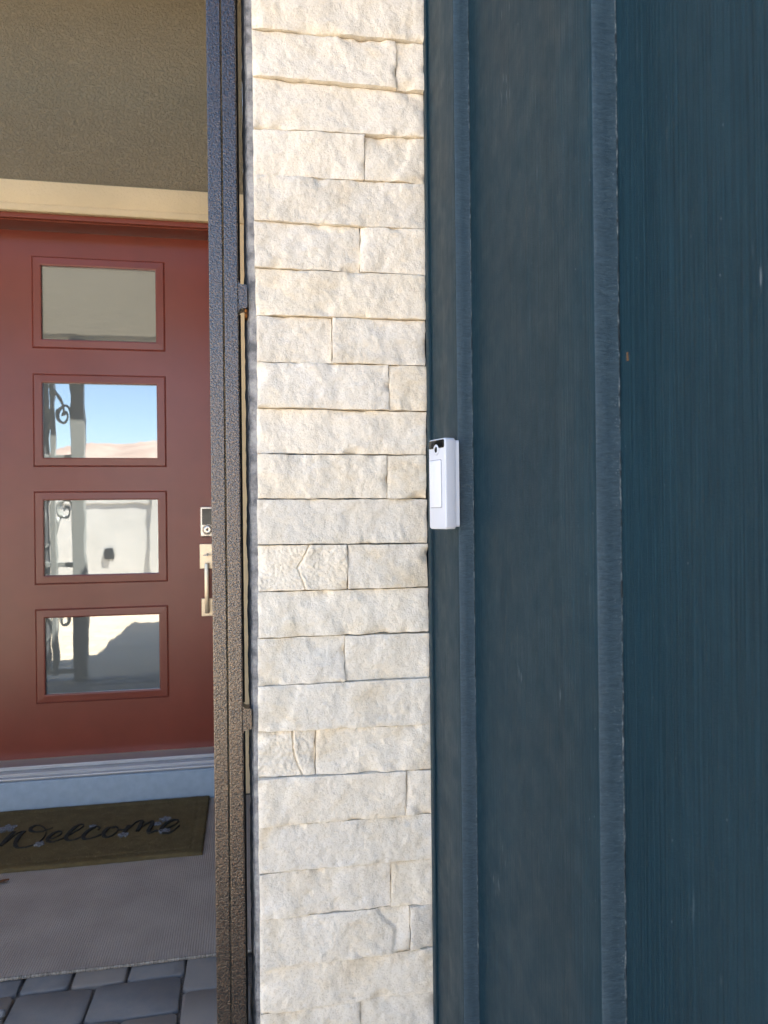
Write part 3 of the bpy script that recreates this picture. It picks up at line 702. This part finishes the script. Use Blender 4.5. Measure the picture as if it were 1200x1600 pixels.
# lettering, authored from the photograph's strokes on the mat plane
LET = [
 [(78, 248), (40, 285), (2, 328)], [(2, 328), (40, 303), (80, 268), (112, 250), (136, 244)], [(136, 246), (108, 270), (86, 305), (88, 330), (112, 337), (165, 328), (215, 306), (245, 276), (254, 246), (238, 222), (205, 213), (176, 224), (168, 240), (190, 250), (235, 246), (292, 226)],
 [(262, 290), (300, 282), (338, 260), (332, 246), (298, 256), (264, 284), (266, 302), (296, 304), (335, 290), (362, 276)],
 [(362, 276), (420, 246), (460, 218), (452, 208), (420, 220), (384, 252), (364, 282), (380, 298), (420, 290), (458, 270)],
 [(540, 240), (552, 226), (530, 222), (492, 240), (462, 268), (464, 288), (492, 288), (540, 272), (572, 256)],
 [(628, 226), (600, 228), (574, 252), (574, 274), (600, 278), (636, 258), (652, 236), (640, 222), (616, 228)],
 [(652, 240), (690, 236), (712, 214)], [(712, 216), (694, 240), (684, 258)], [(684, 258), (720, 224), (756, 194), (782, 190), (774, 214), (758, 246)], [(758, 246), (800, 212), (838, 192), (836, 214), (818, 244), (826, 256), (850, 248)],
 [(850, 246), (905, 238), (962, 212), (984, 190), (962, 184), (918, 204), (890, 236), (902, 256), (944, 252), (990, 216)]]
def mpt(cx, cy): return at(cx / 3.529, 1230 + cy / 3.529, 'z', MZ)
def catmull(p, n=10):
    out = []; q = [p[0] * 2 - p[1]] + p + [p[-1] * 2 - p[-2]] if len(p) > 1 else p
    for i in range(1, len(q) - 2):
        for k_ in range(n):
            t = k_ / n; out.append(.5 * ((2 * q[i]) + (q[i + 1] - q[i - 1]) * t + (2 * q[i - 1] - 5 * q[i] + 4 * q[i + 1] - q[i + 2]) * t * t + (3 * q[i] - q[i - 1] - 3 * q[i + 1] + q[i + 2]) * t ** 3))
    return out + [p[-1]]
zoff = 0
for st in LET:
    bm = bmesh.new(); pts = catmull([mpt(*p) for p in st]); prev = None; zoff += .00025
    for i, p in enumerate(pts):
        t = (pts[min(i + 1, len(pts) - 1)] - pts[max(i - 1, 0)]); t.z = 0; t.normalize(); nn = Vector((-t.y, t.x, 0))
        down = max(0, -t.y); wv = .0017 + .0060 * down ** 1.5
        z = MZ + .0038 + zoff + .0005 * math.sin(i * .8)
        a = [bm.verts.new((p.x + nn.x * wv, p.y + nn.y * wv, z)), bm.verts.new((p.x - nn.x * wv, p.y - nn.y * wv, z)), bm.verts.new((p.x - nn.x * wv, p.y - nn.y * wv, z - .004 - zoff)), bm.verts.new((p.x + nn.x * wv, p.y + nn.y * wv, z - .004 - zoff))]
        if prev:
            for j in range(4): bm.faces.new((prev[j], a[j], a[(j + 1) % 4], prev[(j + 1) % 4]))
        prev = a
    bmesh.ops.recalc_face_normals(bm, faces=bm.faces[:]); link('letter_stroke', bm, 'print', mat_o)
for cx, cy, r in ((40, 232, .040), (217, 318, .022), (512, 221, .016), (680, 267, .022), (912, 180, .026), (906, 246, .024), (870, 206, .016)):
    p = mpt(cx, cy); bm = bmesh.new(); n = 50; r0 = random.uniform(0, 6)
    ctr = bm.verts.new((p.x, p.y, MZ + .0075)); rim = []; low = []
    for i in range(n):
        a = 2 * math.pi * i / n; rr = r * (.30 + .62 * abs(math.sin(2.5 * a + r0)) ** .7) * random.uniform(.75, 1.12)
        rim.append(bm.verts.new((p.x + rr * math.cos(a), p.y + rr * math.sin(a), MZ + .0070))); low.append(bm.verts.new((p.x + rr * math.cos(a), p.y + rr * math.sin(a), MZ - .001)))
    for i in range(n):
        bm.faces.new((ctr, rim[i], rim[(i + 1) % n])); bm.faces.new((rim[i], low[i], low[(i + 1) % n], rim[(i + 1) % n]))
    link('flower_print', bm, 'flower', mat_o)
# dry leaf and pebble on the floor
p = at(6, 1380, 'z', .01); bm = bmesh.new(); n = 9; L_ = []
for i in range(n):
    t = i / (n - 1); w_ = .011 * math.sin(math.pi * min(.98, t + .02)) + .0006
    L_.append([bm.verts.new((p.x + .05 * t - .035, p.y - w_ + .01 * t, .012 + .006 * t * t + .003)), bm.verts.new((p.x + .05 * t - .035, p.y + .01 * t, .010 + .006 * t * t)), bm.verts.new((p.x + .05 * t - .035, p.y + w_ + .01 * t, .012 + .006 * t * t + .002))])
for a, b in zip(L_, L_[1:]):
    bm.faces.new((a[0], a[1], b[1], b[0])); bm.faces.new((a[1], a[2], b[2], b[1]))
o = link('dry_leaf', bm, 'dryleaf', None, True); md = o.modifiers.new('s', 'SOLIDIFY'); md.thickness = .0008
tag(o, 'small curled reddish dry leaf lying on the grey rug', 'leaf')
p = at(1, 1582, 'z', .012); bm = bmesh.new(); bmesh.ops.create_icosphere(bm, subdivisions=3, radius=.012)
for v in bm.verts: v.co = Vector((v.co.x * 1.1, v.co.y, v.co.z * .8)) * (1 + .25 * fr(v.co * 90, 2)) + Vector((p.x, p.y, .0085))
o = tag(link('pebble', bm, 'mortar', None, True), 'small tan pebble on the grey pavers', 'pebble')

# ================================================================== SEEN IN THE DOOR GLASS: scroll gate, fence, shrubs, mountains
sg = thing('scroll_gate', 'dark metal gate panel with curled scrollwork reflected in the door panes', 'gate', (-1.8, 1.1, 0))
def spart(o): keep_parent(o, sg); return o
for dims in ((-1.36, -1.26, 1.09, 1.17, 0, 2.695), (-2.45, -2.40, 1.10, 1.14, .05, 2.55), (-1.52, -1.48, 1.10, 1.14, .05, 2.55)):
    spart(bobj('post', dims, 'steel', None, .004))
for z in (.06, .9, 1.75, 2.50): spart(bobj('rail', (-2.3995, -1.361, 1.105, 1.135, z, z + .04), 'steel', None, .003))
for k_, (cx, cz_, r, sgn) in enumerate([(-1.60, .45, .16, 1), (-1.66, 1.3, .20, -1), (-1.60, 2.1, .18, 1), (-1.95, .6, .2, -1), (-2.05, 1.4, .2, 1), (-1.95, 2.15, .2, -1), (-1.42, .5, .06, 1), (-1.42, 1.35, .06, 1), (-1.42, 2.1, .06, 1)]):
    bm = bmesh.new(); pts = []
    for i in range(60):
        t = i / 59; a = sgn * t * 9.5; rr = r * (1 - .85 * t); pts.append((cx + rr * math.cos(a), 1.12, cz_ + rr * math.sin(a) * 1.6))
    tube(bm, pts, .011, 6); spart(link('scroll', bm, 'steel', None, True))
spart(bobj('infill_sheet', (-1.60, -1.53, 1.115, 1.121, .1, 2.5), 'sill'))

fe = thing('white_fence', 'white vinyl fence gate across the driveway reflected in the third door pane', 'fence', (-1.5, -3.2, 0))
def fpart(o): keep_parent(o, fe); return o
x = -5.0
while x < 3.5:
    fpart(bobj('post', (x - .06, x + .06, -3.26, -3.14, -.05, 1.60), 'vinyl', None, .006))
    fpart(bobj('panel', (x + .062, x + .935, -3.215, -3.185, .06, 1.46), 'vinyl', None, .004)); fpart(bobj('panel', (x + .945, x + 1.818, -3.215, -3.185, .06, 1.46), 'vinyl', None, .004))
    fpart(bobj('top_rail', (x + .061, x + 1.819, -3.235, -3.165, 1.461, 1.56), 'vinyl', None, .008)); x += 1.88
fpart(bobj('latch', (-1.90, -1.80, -3.1845, -3.15, .72, .86), 'latch', None, .01))
for i, (x, y) in enumerate(((-1.05, -2.95), (-1.85, -2.9), (-2.3, -2.92), (-.6, -2.95), (-2.9, -2.9))):
    t = thing('desert_shrub', 'spiky green desert shrub at the foot of the white fence', 'shrub', (x, y, 0), 'shrubs along the white fence')
    bm = bmesh.new(); tube(bm, [(0, 0, -.006), (.01, 0, .06), (0, .01, .12)], lambda i_: .014 - .003 * i_, 6); link('stem', bm, 'mortar', t)
    bm = bmesh.new()
    for q in range(220):
        a = random.uniform(0, 6.28); e = random.uniform(.2, 1.5); d = Vector((math.cos(a) * math.cos(e), math.sin(a) * math.cos(e), math.sin(e))); b = Vector((0, 0, .10)) + d * random.uniform(.01, .05)
        sdv = d.orthogonal().normalized() * .006; L2 = random.uniform(.06, .13)
        vs = [bm.verts.new(b - sdv), bm.verts.new(b + sdv), bm.verts.new(b + d * L2)]; bm.faces.new(vs)
    link('foliage', bm, 'leaf', t)
bm = bmesh.new(); nx, ny = 160, 24; grid = []
for j in range(ny + 1):
    row = []
    for i in range(nx + 1):
        x = -4500 + 9000 * i / nx; y = -1700 - 1500 * j / ny; t = j / ny
        h_ = (150 + 45 * fr(Vector((x * .0011 + 3, 2, 0)), 5)) * math.sin(math.pi * min(1, .02 + t * 1.1)) * 1.5
        h_ += 45 * fr(Vector((x * .004, y * .004, 5)), 5) * math.sin(math.pi * t)
        row.append(bm.verts.new((x, y, max(-1, h_) - 2)))
    grid.append(row)
for j in range(ny):
    for i in range(nx): bm.faces.new((grid[j][i], grid[j + 1][i], grid[j + 1][i + 1], grid[j][i + 1]))
bmesh.ops.recalc_face_normals(bm, faces=bm.faces[:])
struct(link('mountains', bm, 'mountain', None, True))
